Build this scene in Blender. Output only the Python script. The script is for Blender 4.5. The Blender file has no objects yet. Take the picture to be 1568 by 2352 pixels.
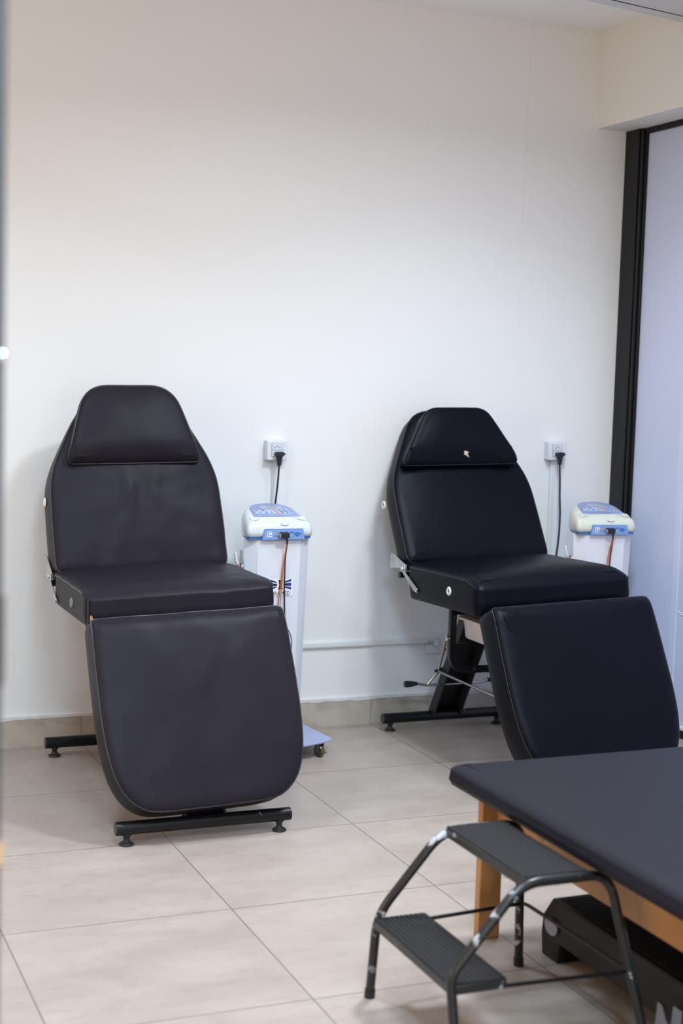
import bpy, bmesh, math, random
from mathutils import Vector, Matrix, noise
random.seed(7)
C = bpy.context.scene.collection
PI = math.pi
R = math.radians

# ------------------------------------------------------------------ materials
def mat(name, col, rough=.5, metal=0., bump=None, var=None, spec=.5, coat=0., trans=0., sss=0.):
    """bump=(scale,strength,distance), var=(scale,colour2,lo,hi) noise mix into a second colour"""
    m = bpy.data.materials.new(name); m.use_nodes = True
    nt = m.node_tree; b = nt.nodes['Principled BSDF']
    b.inputs['Base Color'].default_value = (*col, 1)
    b.inputs['Roughness'].default_value = rough
    b.inputs['Metallic'].default_value = metal
    b.inputs['Specular IOR Level'].default_value = spec
    b.inputs['Coat Weight'].default_value = coat
    tc = nt.nodes.new('ShaderNodeTexCoord')
    if var:
        n = nt.nodes.new('ShaderNodeTexNoise'); n.inputs['Scale'].default_value = var[0]
        n.inputs['Detail'].default_value = 6
        nt.links.new(tc.outputs['Object'], n.inputs['Vector'])
        r = nt.nodes.new('ShaderNodeMapRange'); r.inputs[1].default_value = var[2]; r.inputs[2].default_value = var[3]
        nt.links.new(n.outputs['Fac'], r.inputs[0])
        mx = nt.nodes.new('ShaderNodeMix'); mx.data_type = 'RGBA'
        mx.inputs['A'].default_value = (*col, 1); mx.inputs['B'].default_value = (*var[1], 1)
        nt.links.new(r.outputs[0], mx.inputs['Factor'])
        nt.links.new(mx.outputs['Result'], b.inputs['Base Color'])
    if bump:
        n2 = nt.nodes.new('ShaderNodeTexNoise'); n2.inputs['Scale'].default_value = bump[0]
        n2.inputs['Detail'].default_value = 4
        nt.links.new(tc.outputs['Object'], n2.inputs['Vector'])
        bp = nt.nodes.new('ShaderNodeBump'); bp.inputs['Strength'].default_value = bump[1]
        bp.inputs['Distance'].default_value = bump[2]
        nt.links.new(n2.outputs['Fac'], bp.inputs['Height'])
        nt.links.new(bp.outputs['Normal'], b.inputs['Normal'])
    return m

def node(nt, typ, **kw):
    n = nt.nodes.new(typ)
    for k, v in kw.items(): setattr(n, k, v)
    return n
def math_node(nt, op, a, b=None, c=None):
    n = nt.nodes.new('ShaderNodeMath'); n.operation = op
    for i, s in enumerate((a, b, c)):
        if s is None: continue
        if isinstance(s, (int, float)): n.inputs[i].default_value = s
        else: nt.links.new(s, n.inputs[i])
    return n.outputs[0]
def mix(nt, fac, a, b):
    mx = nt.nodes.new('ShaderNodeMix'); mx.data_type = 'RGBA'
    for k, s in (('Factor', fac), ('A', a), ('B', b)):
        if isinstance(s, (int, float)): mx.inputs[k].default_value = s
        elif isinstance(s, tuple): mx.inputs[k].default_value = (*s, 1)
        else: nt.links.new(s, mx.inputs[k])
    return mx.outputs['Result']
def noise_fac(nt, vec, scale, lo, hi, detail=6, rough=.55):
    n = nt.nodes.new('ShaderNodeTexNoise'); n.inputs['Scale'].default_value = scale
    n.inputs['Detail'].default_value = detail; n.inputs['Roughness'].default_value = rough
    nt.links.new(vec, n.inputs['Vector'])
    r = nt.nodes.new('ShaderNodeMapRange'); r.inputs[1].default_value = lo; r.inputs[2].default_value = hi
    nt.links.new(n.outputs['Fac'], r.inputs[0])
    return r.outputs[0]

TX, TY, TS = 1.218, 3.624, .6          # tile grid
def tile_material(name, base, dark, light, grout, use_y=True, stain=None):
    m = bpy.data.materials.new(name); m.use_nodes = True
    nt = m.node_tree; b = nt.nodes['Principled BSDF']
    tc = node(nt, 'ShaderNodeTexCoord'); sep = node(nt, 'ShaderNodeSeparateXYZ')
    nt.links.new(tc.outputs['Object'], sep.inputs[0])
    def cell(s, o):
        t = math_node(nt, 'DIVIDE', math_node(nt, 'SUBTRACT', s, o), TS)
        f = math_node(nt, 'FRACT', t)
        d = math_node(nt, 'MINIMUM', f, math_node(nt, 'SUBTRACT', 1., f))
        return math_node(nt, 'FLOOR', t), math_node(nt, 'LESS_THAN', d, .0017 / TS)
    ix, gx = cell(sep.outputs[0], TX)
    g = gx
    cmb = node(nt, 'ShaderNodeCombineXYZ'); nt.links.new(ix, cmb.inputs[0])
    if use_y:
        iy, gy = cell(sep.outputs[1], TY)
        g = math_node(nt, 'MAXIMUM', gx, gy); nt.links.new(iy, cmb.inputs[1])
    wn = node(nt, 'ShaderNodeTexWhiteNoise'); nt.links.new(cmb.outputs[0], wn.inputs['Vector'])
    va = node(nt, 'ShaderNodeVectorMath', operation='MULTIPLY_ADD')
    nt.links.new(wn.outputs['Color'], va.inputs[0]); va.inputs[1].default_value = (9, 9, 9)
    nt.links.new(tc.outputs['Object'], va.inputs[2])
    vec = va.outputs[0]
    sc = node(nt, 'ShaderNodeVectorMath', operation='MULTIPLY'); nt.links.new(vec, sc.inputs[0])
    sc.inputs[1].default_value = (1, 2.2, 1)
    f1 = noise_fac(nt, sc.outputs[0], 3.2, .35, .7)
    f2 = noise_fac(nt, sc.outputs[0], 16, .5, .75)
    f3 = noise_fac(nt, vec, 160, .4, .8)
    col = mix(nt, f1, base, light)
    col = mix(nt, math_node(nt, 'MULTIPLY', f2, .35), col, dark)
    col = mix(nt, math_node(nt, 'MULTIPLY', f3, .12), col, dark)
    if stain:
        f4 = noise_fac(nt, vec, 13, .50, .66)
        col = mix(nt, math_node(nt, 'MULTIPLY', f4, .6), col, stain)
    col = mix(nt, g, col, grout)
    nt.links.new(col, b.inputs['Base Color'])
    rr = node(nt, 'ShaderNodeMapRange'); rr.inputs[3].default_value = .36; rr.inputs[4].default_value = .5
    nt.links.new(f1, rr.inputs[0]); nt.links.new(rr.outputs[0], b.inputs['Roughness'])
    bp = node(nt, 'ShaderNodeBump'); bp.inputs['Strength'].default_value = .5; bp.inputs['Distance'].default_value = .001
    nt.links.new(math_node(nt, 'SUBTRACT', math_node(nt, 'MULTIPLY', f2, .2), g), bp.inputs['Height'])
    nt.links.new(bp.outputs['Normal'], b.inputs['Normal'])
    return m

def wall_material(name, base):
    m = bpy.data.materials.new(name); m.use_nodes = True
    nt = m.node_tree; b = nt.nodes['Principled BSDF']
    tc = node(nt, 'ShaderNodeTexCoord'); sep = node(nt, 'ShaderNodeSeparateXYZ')
    nt.links.new(tc.outputs['Object'], sep.inputs[0])
    vec = tc.outputs['Object']
    f1 = noise_fac(nt, vec, 1.6, .45, .75)
    f2 = noise_fac(nt, vec, 26, .70, .76, 3)
    col = mix(nt, math_node(nt, 'MULTIPLY', f1, .12), base, (base[0]*.86, base[1]*.86, base[2]*.87))
    # hairline plaster crack running down from the ceiling
    wob = noise_fac(nt, vec, 7, 0, 1, 5, .7)
    cx = math_node(nt, 'ADD', 3.018, math_node(nt, 'MULTIPLY', wob, .05))
    d = math_node(nt, 'ABSOLUTE', math_node(nt, 'SUBTRACT', sep.outputs[0], cx))
    ln = math_node(nt, 'MULTIPLY', math_node(nt, 'LESS_THAN', d, .0012), math_node(nt, 'GREATER_THAN', sep.outputs[2], 1.45))
    ln = math_node(nt, 'MULTIPLY', ln, noise_fac(nt, vec, 11, .4, .62))
    col = mix(nt, math_node(nt, 'MULTIPLY', ln, .28), col, (.40, .36, .33))
    # scuffs low on the wall
    lo = node(nt, 'ShaderNodeMapRange'); nt.links.new(sep.outputs[2], lo.inputs[0])
    lo.inputs[1].default_value = .55; lo.inputs[2].default_value = .12
    sc = node(nt, 'ShaderNodeVectorMath', operation='MULTIPLY'); nt.links.new(vec, sc.inputs[0])
    sc.inputs[1].default_value = (1, 1, 2.6)
    f5 = noise_fac(nt, sc.outputs[0], 14, .66, .74, 4)
    col = mix(nt, math_node(nt, 'MULTIPLY', math_node(nt, 'MULTIPLY', f5, lo.outputs[0]), .22), col, (.45, .45, .47))
    nt.links.new(col, b.inputs['Base Color']); b.inputs['Roughness'].default_value = .55
    bp = node(nt, 'ShaderNodeBump'); bp.inputs['Strength'].default_value = .15; bp.inputs['Distance'].default_value = .004
    nt.links.new(noise_fac(nt, vec, 5, 0, 1), bp.inputs['Height']); nt.links.new(bp.outputs['Normal'], b.inputs['Normal'])
    return m

M = {}
M['floor'] = tile_material('beige_porcelain_tile', (.355, .292, .250), (.27, .212, .170), (.405, .338, .295), (.15, .125, .105))
M['base'] = tile_material('skirting_tile', (.465, .41, .345), (.34, .285, .225), (.53, .475, .41), (.27, .25, .22), False, (.30, .27, .23))
M['wall'] = wall_material('white_wall_paint', (.80, .80, .80))
M['plain_wall'] = mat('white_plaster', (.80, .795, .785), .6, bump=(4, .12, .004))
M['front_wall'] = mat('grey_wall_paint', (.26, .26, .27), .6)
M['ceiling'] = mat('ceiling_paint', (.93, .93, .92), .6, bump=(6, .1, .003))
M['paint_line'] = mat('paint_overlap', (.66, .65, .63), .5, var=(30, (.74, .74, .74), .4, .6))
M['leather_hazed'] = mat('haze_lightened_vinyl', (.0150, .0125, .0178), .44, spec=.10, bump=(420, .10, .0006), var=(5, (.0172, .0145, .020), .4, .7))  # black vinyl lightened in its colour for haze and lighting on the left chair
M['leather_navy'] = mat('black_navy_vinyl', (.0012, .0015, .005), .42, spec=.11, bump=(420, .10, .0006), var=(5, (.0017, .002, .006), .4, .7))
M['leather_bed'] = mat('dark_slate_vinyl', (.0115, .011, .017), .5, spec=.13, bump=(420, .08, .0006))
M['piping_brown'] = mat('piping_charcoal', (.014, .012, .016), .36)
M['piping_navy'] = mat('piping_navy', (.004, .004, .007), .42)
M['stitch'] = mat('grey_thread', (.10, .10, .11), .6)
M['black_metal'] = mat('black_powder_coat', (.0045, .0048, .006), .36, spec=.32, bump=(60, .08, .001), var=(55, (.16, .15, .14), .70, .73))
M['black_flange'] = mat('grey_black_enamel', (.026, .027, .030), .5, spec=.3)
M['black_rubber'] = mat('black_rubber', (.010, .010, .011), .5)
M['cap'] = mat('grey_end_cap', (.05, .048, .05), .5)
M['chrome'] = mat('chrome', (.72, .72, .74), .16, 1.)
M['zinc'] = mat('dull_zinc', (.52, .53, .55), .33, 1., var=(18, (.42, .40, .35), .45, .65))
M['brass'] = mat('zinc_yellow_rod', (.42, .37, .25), .3, 1.)
M['steel'] = mat('steel_rod', (.40, .40, .42), .28, 1.)
M['white_plastic'] = mat('white_plastic', (.78, .79, .80), .32)
M['eyelet'] = mat('white_eyelet', (.74, .74, .70), .4)
M['grey_eyelet'] = mat('grey_eyelet', (.20, .20, .22), .4)
M['tray'] = mat('white_tray_plastic', (.72, .70, .70), .42)
M['socket_white'] = mat('socket_white', (.69, .71, .75), .3)
M['socket_face'] = mat('socket_insert', (.62, .66, .74), .3)
M['trunk'] = mat('painted_trunking', (.72, .74, .75), .45)
M['dark'] = mat('dark_hole', (.012, .012, .014), .6)
M['groove'] = mat('groove_grey', (.24, .26, .30), .6)
M['cable_black'] = mat('black_cable', (.010, .010, .012), .4)
M['cable_orange'] = mat('orange_cable', (.52, .13, .03), .45)
M['cabinet'] = mat('white_sheet_metal', (.67, .68, .74), .36)
M['head_white'] = mat('glossy_white_shell', (.60, .63, .665), .14, coat=.3)
M['head_cream'] = mat('glossy_cream_shell', (.60, .615, .53), .14, coat=.3)
M['panel_blue'] = mat('lavender_panel', (.22, .26, .47), .28, var=(14, (.30, .34, .56), .45, .65))
M['panel_pale'] = mat('pale_lavender_key_area', (.42, .45, .62), .3)
M['strip_blue'] = mat('sky_blue_strip', (.19, .31, .64), .32)
M['trim_blue'] = mat('deep_blue_trim', (.06, .18, .48), .3)
M['screen'] = mat('grey_display', (.34, .36, .42), .12)
M['vga'] = mat('blue_connector', (.03, .16, .50), .35)
M['orange'] = mat('orange_print', (.60, .24, .05), .45)
M['green'] = mat('green_print', (.16, .42, .12), .45)
M['mint'] = mat('mint_print', (.14, .52, .36), .45)
M['violet'] = mat('violet_print', (.10, .08, .38), .45)
M['yellow'] = mat('yellow_print', (.60, .52, .06), .45)
M['grey_print'] = mat('grey_print', (.16, .16, .20), .45)
M['logo_blue'] = mat('logo_blue', (.015, .035, .24), .4)
M['ink'] = mat('black_ink', (.008, .008, .010), .4)
M['sticker'] = mat('white_sticker', (.78, .79, .82), .35)
M['sticker_edge'] = mat('sticker_edge', (.34, .34, .36), .5)
M['plate'] = mat('pale_blue_base_paint', (.34, .38, .58), .4)
M['caster'] = mat('brown_caster_wheel', (.16, .10, .035), .22, var=(40, (.05, .035, .02), .4, .6))
M['frame_black'] = mat('black_window_frame', (.007, .007, .009), .4, spec=.25, bump=(14, .06, .002))
M['pane'] = mat('lavender_white_panel', (.545, .60, .80), .42, var=(2.2, (.52, .57, .765), .4, .7))
M['pane_strip'] = mat('panel_joint_strip', (.59, .64, .83), .4)
M['alu'] = mat('bright_strip', (.75, .75, .76), .3)
M['unit'] = mat('white_ceiling_unit', (.62, .64, .67), .45)
M['door'] = mat('grey_lavender_door_edge', (.045, .042, .046), .6)
M['door_wood'] = mat('orange_wood_edge', (.62, .33, .16), .5)
M['latch'] = mat('dark_latch', (.03, .025, .026), .4)
M['tear'] = mat('torn_foam', (.50, .44, .34), .8)
M['board'] = mat('raw_orange_board', (.50, .24, .07), .6)
M['step_rubber'] = mat('ribbed_black_rubber', (.011, .0105, .0115), .62, spec=.3, bump=(90, .1, .001))
M['step_plastic'] = mat('black_step_plastic', (.009, .0075, .007), .45, spec=.3)
M['print_grey'] = mat('pale_grey_print', (.26, .28, .38), .5)

def wood_material():
    m = bpy.data.materials.new('varnished_pine'); m.use_nodes = True
    nt = m.node_tree; b = nt.nodes['Principled BSDF']
    tc = node(nt, 'ShaderNodeTexCoord')
    mp = node(nt, 'ShaderNodeMapping'); nt.links.new(tc.outputs['Object'], mp.inputs['Vector'])
    mp.inputs['Scale'].default_value = (40, 3, 3.5)
    f = noise_fac(nt, mp.outputs[0], 1.6, .3, .7, 5)
    mp2 = node(nt, 'ShaderNodeMapping'); nt.links.new(tc.outputs['Object'], mp2.inputs['Vector'])
    f2 = noise_fac(nt, mp2.outputs[0], 11, .66, .74, 2)
    col = mix(nt, f, (.36, .165, .050), (.50, .26, .095))
    col = mix(nt, math_node(nt, 'MULTIPLY', f2, .5), col, (.14, .06, .025))
    nt.links.new(col, b.inputs['Base Color']); b.inputs['Roughness'].default_value = .42
    return m
M['wood'] = wood_material()

def chipped_material():
    """black enamel tube with chips that bare a pale undercoat"""
    m = bpy.data.materials.new('chipped_black_enamel'); m.use_nodes = True
    nt = m.node_tree; b = nt.nodes['Principled BSDF']
    tc = node(nt, 'ShaderNodeTexCoord')
    f = noise_fac(nt, tc.outputs['Object'], 26, .585, .615, 5, .6)
    f2 = noise_fac(nt, tc.outputs['Object'], 5.5, .43, .53, 2)
    k = math_node(nt, 'MULTIPLY', f, f2)
    col = mix(nt, k, (.012, .0125, .014), (.38, .39, .43))
    nt.links.new(col, b.inputs['Base Color'])
    b.inputs['Roughness'].default_value = .28
    return m
M['chipped'] = chipped_material()

# ------------------------------------------------------------------ mesh builder
class MB:
    def __init__(s): s.v = []; s.f = []; s.mi = []; s.mats = []; s.cur = 0
    def use(s, m):
        if m not in s.mats: s.mats.append(m)
        s.cur = s.mats.index(m); return s
    def add(s, vs, fs):
        o = len(s.v); s.v += [Vector(p) for p in vs]
        for f in fs: s.f.append([i + o for i in f]); s.mi.append(s.cur)
        return s
    def box(s, x0, x1, y0, y1, z0, z1, mtx=None):
        vs = [(x, y, z) for z in (z0, z1) for y in (y0, y1) for x in (x0, x1)]
        if mtx is not None: vs = [mtx @ Vector(p) for p in vs]
        return s.add(vs, [(0, 2, 3, 1), (4, 5, 7, 6), (0, 1, 5, 4), (2, 6, 7, 3), (0, 4, 6, 2), (1, 3, 7, 5)])
    def tube(s, pts, r, n=14, closed=False, cap=True, flat=None):
        pts = [Vector(p) for p in pts]; N = len(pts); T = []
        for i in range(N):
            a = pts[i - 1] if (closed or i) else pts[i]
            b = pts[(i + 1) % N] if (closed or i < N - 1) else pts[i]
            T.append((b - a).normalized())
        up = Vector((0, 0, 1))
        if abs(T[0].dot(up)) > .9: up = Vector((1, 0, 0))
        u = (up - T[0] * up.dot(T[0])).normalized(); vs = []
        for i in range(N):
            u = (u - T[i] * u.dot(T[i])).normalized(); w = T[i].cross(u)
            rr = r[i] if isinstance(r, (list, tuple)) else r
            for k in range(n):
                a = 2 * PI * k / n
                ca, sa = math.cos(a), math.sin(a)
                if flat:                                        # squarish section
                    q = max(abs(ca), abs(sa)); e = .82
                    ca, sa = ca / (q * e + (1 - e)), sa / (q * e + (1 - e))
                vs.append(pts[i] + u * (rr * ca) + w * (rr * sa))
        fs = []
        for i in range(N if closed else N - 1):
            j = (i + 1) % N
            for k in range(n):
                k2 = (k + 1) % n
                fs.append((i*n+k, i*n+k2, j*n+k2, j*n+k))
        if cap and not closed:
            fs.append(tuple(range(n - 1, -1, -1))); fs.append(tuple((N-1)*n + k for k in range(n)))
        return s.add(vs, fs)
    def lathe(s, prof, n=20, mtx=None):
        """prof: list of (r,z)"""
        vs = []
        for r, z in prof:
            for k in range(n):
                a = 2*PI*k/n; vs.append(Vector((r*math.cos(a), r*math.sin(a), z)))
        if mtx is not None: vs = [mtx @ p for p in vs]
        m = len(prof); fs = []
        for i in range(m - 1):
            for k in range(n):
                k2 = (k+1) % n; fs.append((i*n+k, i*n+k2, (i+1)*n+k2, (i+1)*n+k))
        fs.append(tuple(range(n-1, -1, -1))); fs.append(tuple((m-1)*n+k for k in range(n)))
        return s.add(vs, fs)
    def prism(s, poly, fn0, fn1):
        """poly 2D list; fn(u,v)->3D for both ends"""
        n = len(poly)
        vs = [fn0(*p) for p in poly] + [fn1(*p) for p in poly]
        fs = [tuple(range(n-1, -1, -1)), tuple(range(n, 2*n))]
        for i in range(n):
            j = (i+1) % n; fs.append((i, j, n+j, n+i))
        return s.add(vs, fs)
    def loft(s, rings, cap=True):
        n = len(rings[0]); vs = [p for r in rings for p in r]; fs = []
        for i in range(len(rings)-1):
            for k in range(n):
                k2 = (k+1) % n; fs.append((i*n+k, i*n+k2, (i+1)*n+k2, (i+1)*n+k))
        if cap:
            fs.append(tuple(range(n-1, -1, -1))); m = len(rings)-1
            fs.append(tuple(m*n+k for k in range(n)))
        return s.add(vs, fs)
    def build(s, name, m=None, parent=None, smooth=True, angle=40, bevel=0, label=None, origin=None):
        me = bpy.data.meshes.new(name)
        o0 = Vector(origin) if origin is not None else Vector((0, 0, 0))
        me.from_pydata([p - o0 for p in s.v], [], s.f)
        mats = s.mats or [m]
        for q in mats: me.materials.append(M[q])
        if s.mats:
            for p, i in zip(me.polygons, s.mi): p.material_index = i
        bm = bmesh.new(); bm.from_mesh(me)
        bmesh.ops.remove_doubles(bm, verts=bm.verts, dist=1e-6)
        bmesh.ops.recalc_face_normals(bm, faces=bm.faces)
        bm.to_mesh(me); bm.free()
        if smooth:
            for p in me.polygons: p.use_smooth = True
            me.set_sharp_from_angle(angle=R(angle))
        o = bpy.data.objects.new(name, me); C.objects.link(o)
        o.location = o0
        if bevel:
            b = o.modifiers.new('bevel', 'BEVEL'); b.width = bevel; b.segments = 2; b.limit_method = 'ANGLE'; b.angle_limit = R(50)
            b.harden_normals = False
        if parent is not None: o.parent = parent
        if label: o['label'] = label
        return o

def thing(name, label, cat, loc=(0, 0, 0), rz=0, group=None):
    o = bpy.data.objects.new(name, None); C.objects.link(o)
    o.location = loc; o.rotation_euler = (0, 0, rz); o.empty_display_size = .1
    o['label'] = label; o['category'] = cat
    if group: o['group'] = group
    return o
def tag(o, label, cat, group=None):
    o['label'] = label; o['category'] = cat
    if group: o['group'] = group
    return o
def struct(o): o['kind'] = 'structure'; return o

def fillet(pts, radii, seg=6):
    """round the inner corners of a 3D polyline"""
    pts = [Vector(p) for p in pts]
    if isinstance(radii, (int, float)): radii = [radii]*len(pts)
    out = [pts[0]]
    for i in range(1, len(pts)-1):
        a, b, c = pts[i-1], pts[i], pts[i+1]
        d1 = (a-b); d2 = (c-b); l = min(radii[i], d1.length*.49, d2.length*.49)
        p, q = b + d1.normalized()*l, b + d2.normalized()*l
        for k in range(seg+1):
            t = k/seg; out.append(p*(1-t)**2 + b*2*t*(1-t) + q*t*t)
    out.append(pts[-1]); return out
def round_poly(poly, radii, seg=8, step=.015):
    """closed 2D polygon with rounded corners, evenly resampled"""
    n = len(poly); out = []
    if isinstance(radii, (int, float)): radii = [radii]*n
    P = [Vector(p) for p in poly]
    for i in range(n):
        a, b, c = P[i-1], P[i], P[(i+1) % n]
        d1, d2 = a-b, c-b
        l = min(radii[i], d1.length*.49, d2.length*.49)
        p, q = b + d1.normalized()*l, b + d2.normalized()*l
        for k in range(seg+1):
            t = k/seg; out.append(p*(1-t)**2 + b*2*t*(1-t) + q*t*t)
    # resample
    L = [0]
    for i in range(len(out)): L.append(L[-1] + (out[(i+1) % len(out)]-out[i]).length)
    N = max(24, int(L[-1]/step)); res = []; j = 0
    for k in range(N):
        d = L[-1]*k/N
        while L[j+1] < d: j += 1
        t = (d-L[j])/max(1e-9, L[j+1]-L[j]); res.append(out[j].lerp(out[(j+1) % len(out)], t))
    return res
def inset(poly, d):
    n = len(poly); out = []
    area = sum(poly[i-1].x*poly[i].y - poly[i].x*poly[i-1].y for i in range(n))
    sg = 1 if area > 0 else -1
    for i in range(n):
        t = (poly[(i+1) % n]-poly[i-1]).normalized()
        out.append(poly[i] + Vector((-t.y, t.x))*(d*sg))
    return out

def cushion(name, outline, place, t, m, parent, dome=.012, edge=.035, rise=.016, disp=None, piping=None, pm=None, pr=.004, label=None, origin=None, wrinkle=0., seed=0):
    """upholstered slab: outline in (u,v); place(u,v,w)->3D; w=0 at the front seam, face swells above it, -t at the back"""
    n = len(outline); cen = sum(outline, Vector((0, 0)))/n
    e, h = edge, rise
    prof = [(.03, -t), (.010, -t), (.003, -t+.004), (0, -t+.012), (-.003, -t*.6), (-.002, -t*.3), (0, -.006), (0, 0)]
    for k in range(1, 9):
        a = R(70)*k/8; prof.append((e*(1-math.cos(a))/(1-math.cos(R(70))), h*math.sin(a)/math.sin(R(70))))
    prof += [(e+.010, None), (e+.022, None), (e+.036, None)]
    us = [q.x for q in outline]; vs_ = [q.y for q in outline]
    vlo, vhi = min(vs_), max(vs_)
    tab = []
    for i in range(41):                                      # half width of the outline at each height
        v = vlo + (vhi-vlo)*(i+.5)/41; hit = []
        for k in range(n):
            a, b2 = outline[k], outline[(k+1) % n]
            if (a.y-v)*(b2.y-v) <= 0 and a.y != b2.y: hit.append(a.x+(b2.x-a.x)*(v-a.y)/(b2.y-a.y))
        tab.append((min(hit), max(hit)) if hit else (min(us), max(us)))
    def swell(p):
        t_ = min(40, max(0, (p.y-vlo)/(vhi-vlo)*41-.5)); i = min(39, int(t_)); f = t_-i
        lo = tab[i][0]*(1-f)+tab[i+1][0]*f; hi = tab[i][1]*(1-f)+tab[i+1][1]*f
        un = min(1, abs((p.x-(lo+hi)/2)/max(1e-6, (hi-lo)/2-e))); vn = min(1, abs((p.y-(vlo+vhi)/2)/((vhi-vlo)/2-e)))
        return h + dome*(1-un**3.0)*(1-vn**3.0)
    rings = []
    for ins, w in prof: rings.append([(p, swell(p) if w is None else w) for p in inset(outline, ins)])
    base = inset(outline, e+.036)
    for f in (.94, .87, .79, .70, .61, .52, .43, .34, .25, .16, .08):
        rings.append([(q, swell(q)) for q in [cen.lerp(p, f) for p in base]])
    def P(p, w):
        u, v = p
        d = disp(u, v) if (disp and w > -t*.5) else 0
        if wrinkle and w > -t*.8:
            d += wrinkle*noise.noise(Vector((u*9+seed, v*9, seed*1.7))) + wrinkle*.5*noise.noise(Vector((u*22+seed, v*22, seed)))
        return place(u, v, w + d)
    b = MB(); vs = []; fs = []
    for r in rings: vs += [P(p, w) for p, w in r]
    for i in range(len(rings)-1):
        for k in range(n):
            k2 = (k+1) % n; fs.append((i*n+k, i*n+k2, (i+1)*n+k2, (i+1)*n+k))
    vs.append(P(cen, swell(cen))); c0 = len(vs)-1; m0 = (len(rings)-1)*n
    for k in range(n): fs.append((m0+k, m0+(k+1) % n, c0))
    fs.append(tuple(range(n-1, -1, -1)))
    b.add(vs, fs)
    o = b.build(name, m, parent, angle=75, label=label, origin=origin)
    if piping is not None:
        path = [P(p, 0) for p in outline]
        if piping != 'all':
            lo, hi = piping                                  # keep only where lo<v<hi
            k = [i for i, p in enumerate(outline) if lo < p.y < hi]
            # rotate so that the run is contiguous
            st = next((i for i in k if (i-1) % n not in k), k[0])
            run = [(st+i) % n for i in range(len(k))]
            MB().tube([path[i] for i in run], pr, 8).build('piping', pm, o, angle=80)
        else:
            MB().tube(path, pr, 8, closed=True).build('piping', pm, o, angle=80)
    return o

# ------------------------------------------------------------------ the room
WY = 5.475                               # back wall face
CEIL = 2.885
struct(MB().box(-1.7, 3.9, -1.9, WY+.1, -.06, 0).build('floor', 'floor', smooth=False))
struct(MB().box(-1.7, 3.9, WY, WY+.1, 0, CEIL).build('wall_back', 'wall', smooth=False))
struct(MB().box(-1.7, 3.9, -1.9, WY+.1, CEIL, CEIL+.08).build('ceiling', 'ceiling', smooth=False))
struct(MB().box(-1.7, -1.6, -1.9, WY, 0, CEIL).build('wall_left', 'plain_wall', smooth=False))
struct(MB().box(-1.6, 3.9, -1.9, -1.8, 0, CEIL).build('wall_front', 'front_wall', smooth=False))
struct(MB().box(3.380, 3.9, -1.8, WY, 2.488, CEIL).build('wall_right', 'plain_wall', smooth=False))
bb = MB().box(-1.6, 3.521, WY-.012, WY, 0, .104)
struct(bb.build('baseboard_back', 'base', smooth=False))
pl = MB(); xs = [-1.6 + i*.045 for i in range(int(5.105/.045)+1)]
vs = []; 
for i, x in enumerate(xs):
    lo = .1045 - .006*abs(noise.noise(Vector((x*9, 1, 2)))) - (.004 if random.random() < .2 else 0)
    vs += [(x, WY-.0135, lo), (x, WY-.0135, .114), (x, WY-.0005, .114), (x, WY-.0005, lo)]
fs = []
for i in range(len(xs)-1):
    for k in range(4): fs.append((i*4+k, i*4+(k+1) % 4, i*4+4+(k+1) % 4, i*4+4+k))
pl.add(vs, fs); struct(pl.build('trim_1', 'paint_line', smooth=False))

# glazed partition on the right: black frame, pale lavender panels
DX = .016
win = MB().box(3.530+DX, 3.545+DX, -1.8, 5.42, .045, 2.467).build('window_1', 'pane', smooth=False); struct(win)
fp = MB()
fp.box(3.505+DX, 3.60+DX, 5.372, WY, 0, 2.488).box(3.512+DX, 3.60+DX, 5.358, 5.372, 0, 2.488).box(3.506+DX, 3.60+DX, 5.345, 5.358, 0, 2.474).box(3.518+DX, 3.60+DX, 5.334, 5.345, 0, 2.466)
fp.build('frame_post', 'frame_black', win, bevel=.003)
MB().box(3.520+DX, 3.60+DX, -1.8, 5.35, 2.463, 2.4875).build('top_rail', 'frame_black', win, bevel=.002)
MB().box(3.518+DX, 3.60+DX, -1.8, 5.34, 0.0, .036).build('bottom_rail', 'frame_black', win, bevel=.002)
MB().box(3.516+DX, 3.532+DX, -1.8, 5.34, .036, .047).build('sill_strip', 'alu', win, smooth=False)
MB().box(3.527+DX, 3.531+DX, 4.975, 5.01, .047, 2.463).build('joint_strip', 'pane_strip', win, smooth=False)
sp = [Vector((3.5285+DX, 4.968-.05*t, .5115-.011*math.sin(t*PI*.55)-.004*t)) for t in [i/8 for i in range(9)]]
MB().tube(sp, .0014, 6).build('scratch', 'sticker', win)

# foreground door leaf, seen edge-on at the left border of the view
dr = MB().box(-.62, .252, 1.50, 1.54, 0, 2.30).build('door_1', 'door', smooth=False, bevel=.003); struct(dr)
MB().box(.232, .2535, 1.496, 1.5005, 1.097, 1.188).build('latch_plate', 'latch', dr, smooth=False)
MB().box(.236, .2535, 1.497, 1.5005, .908, .932).build('edge_plug', 'door_wood', dr, smooth=False)
MB().lathe([(.0, 0), (.004, .0005), (.0045, .002), (.003, .003), (0, .0032)], 12, Matrix.Translation((.249, 1.4995, 1.429)) @ Matrix.Rotation(PI/2, 4, 'X')).build('screw', 'chrome', dr)

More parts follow.
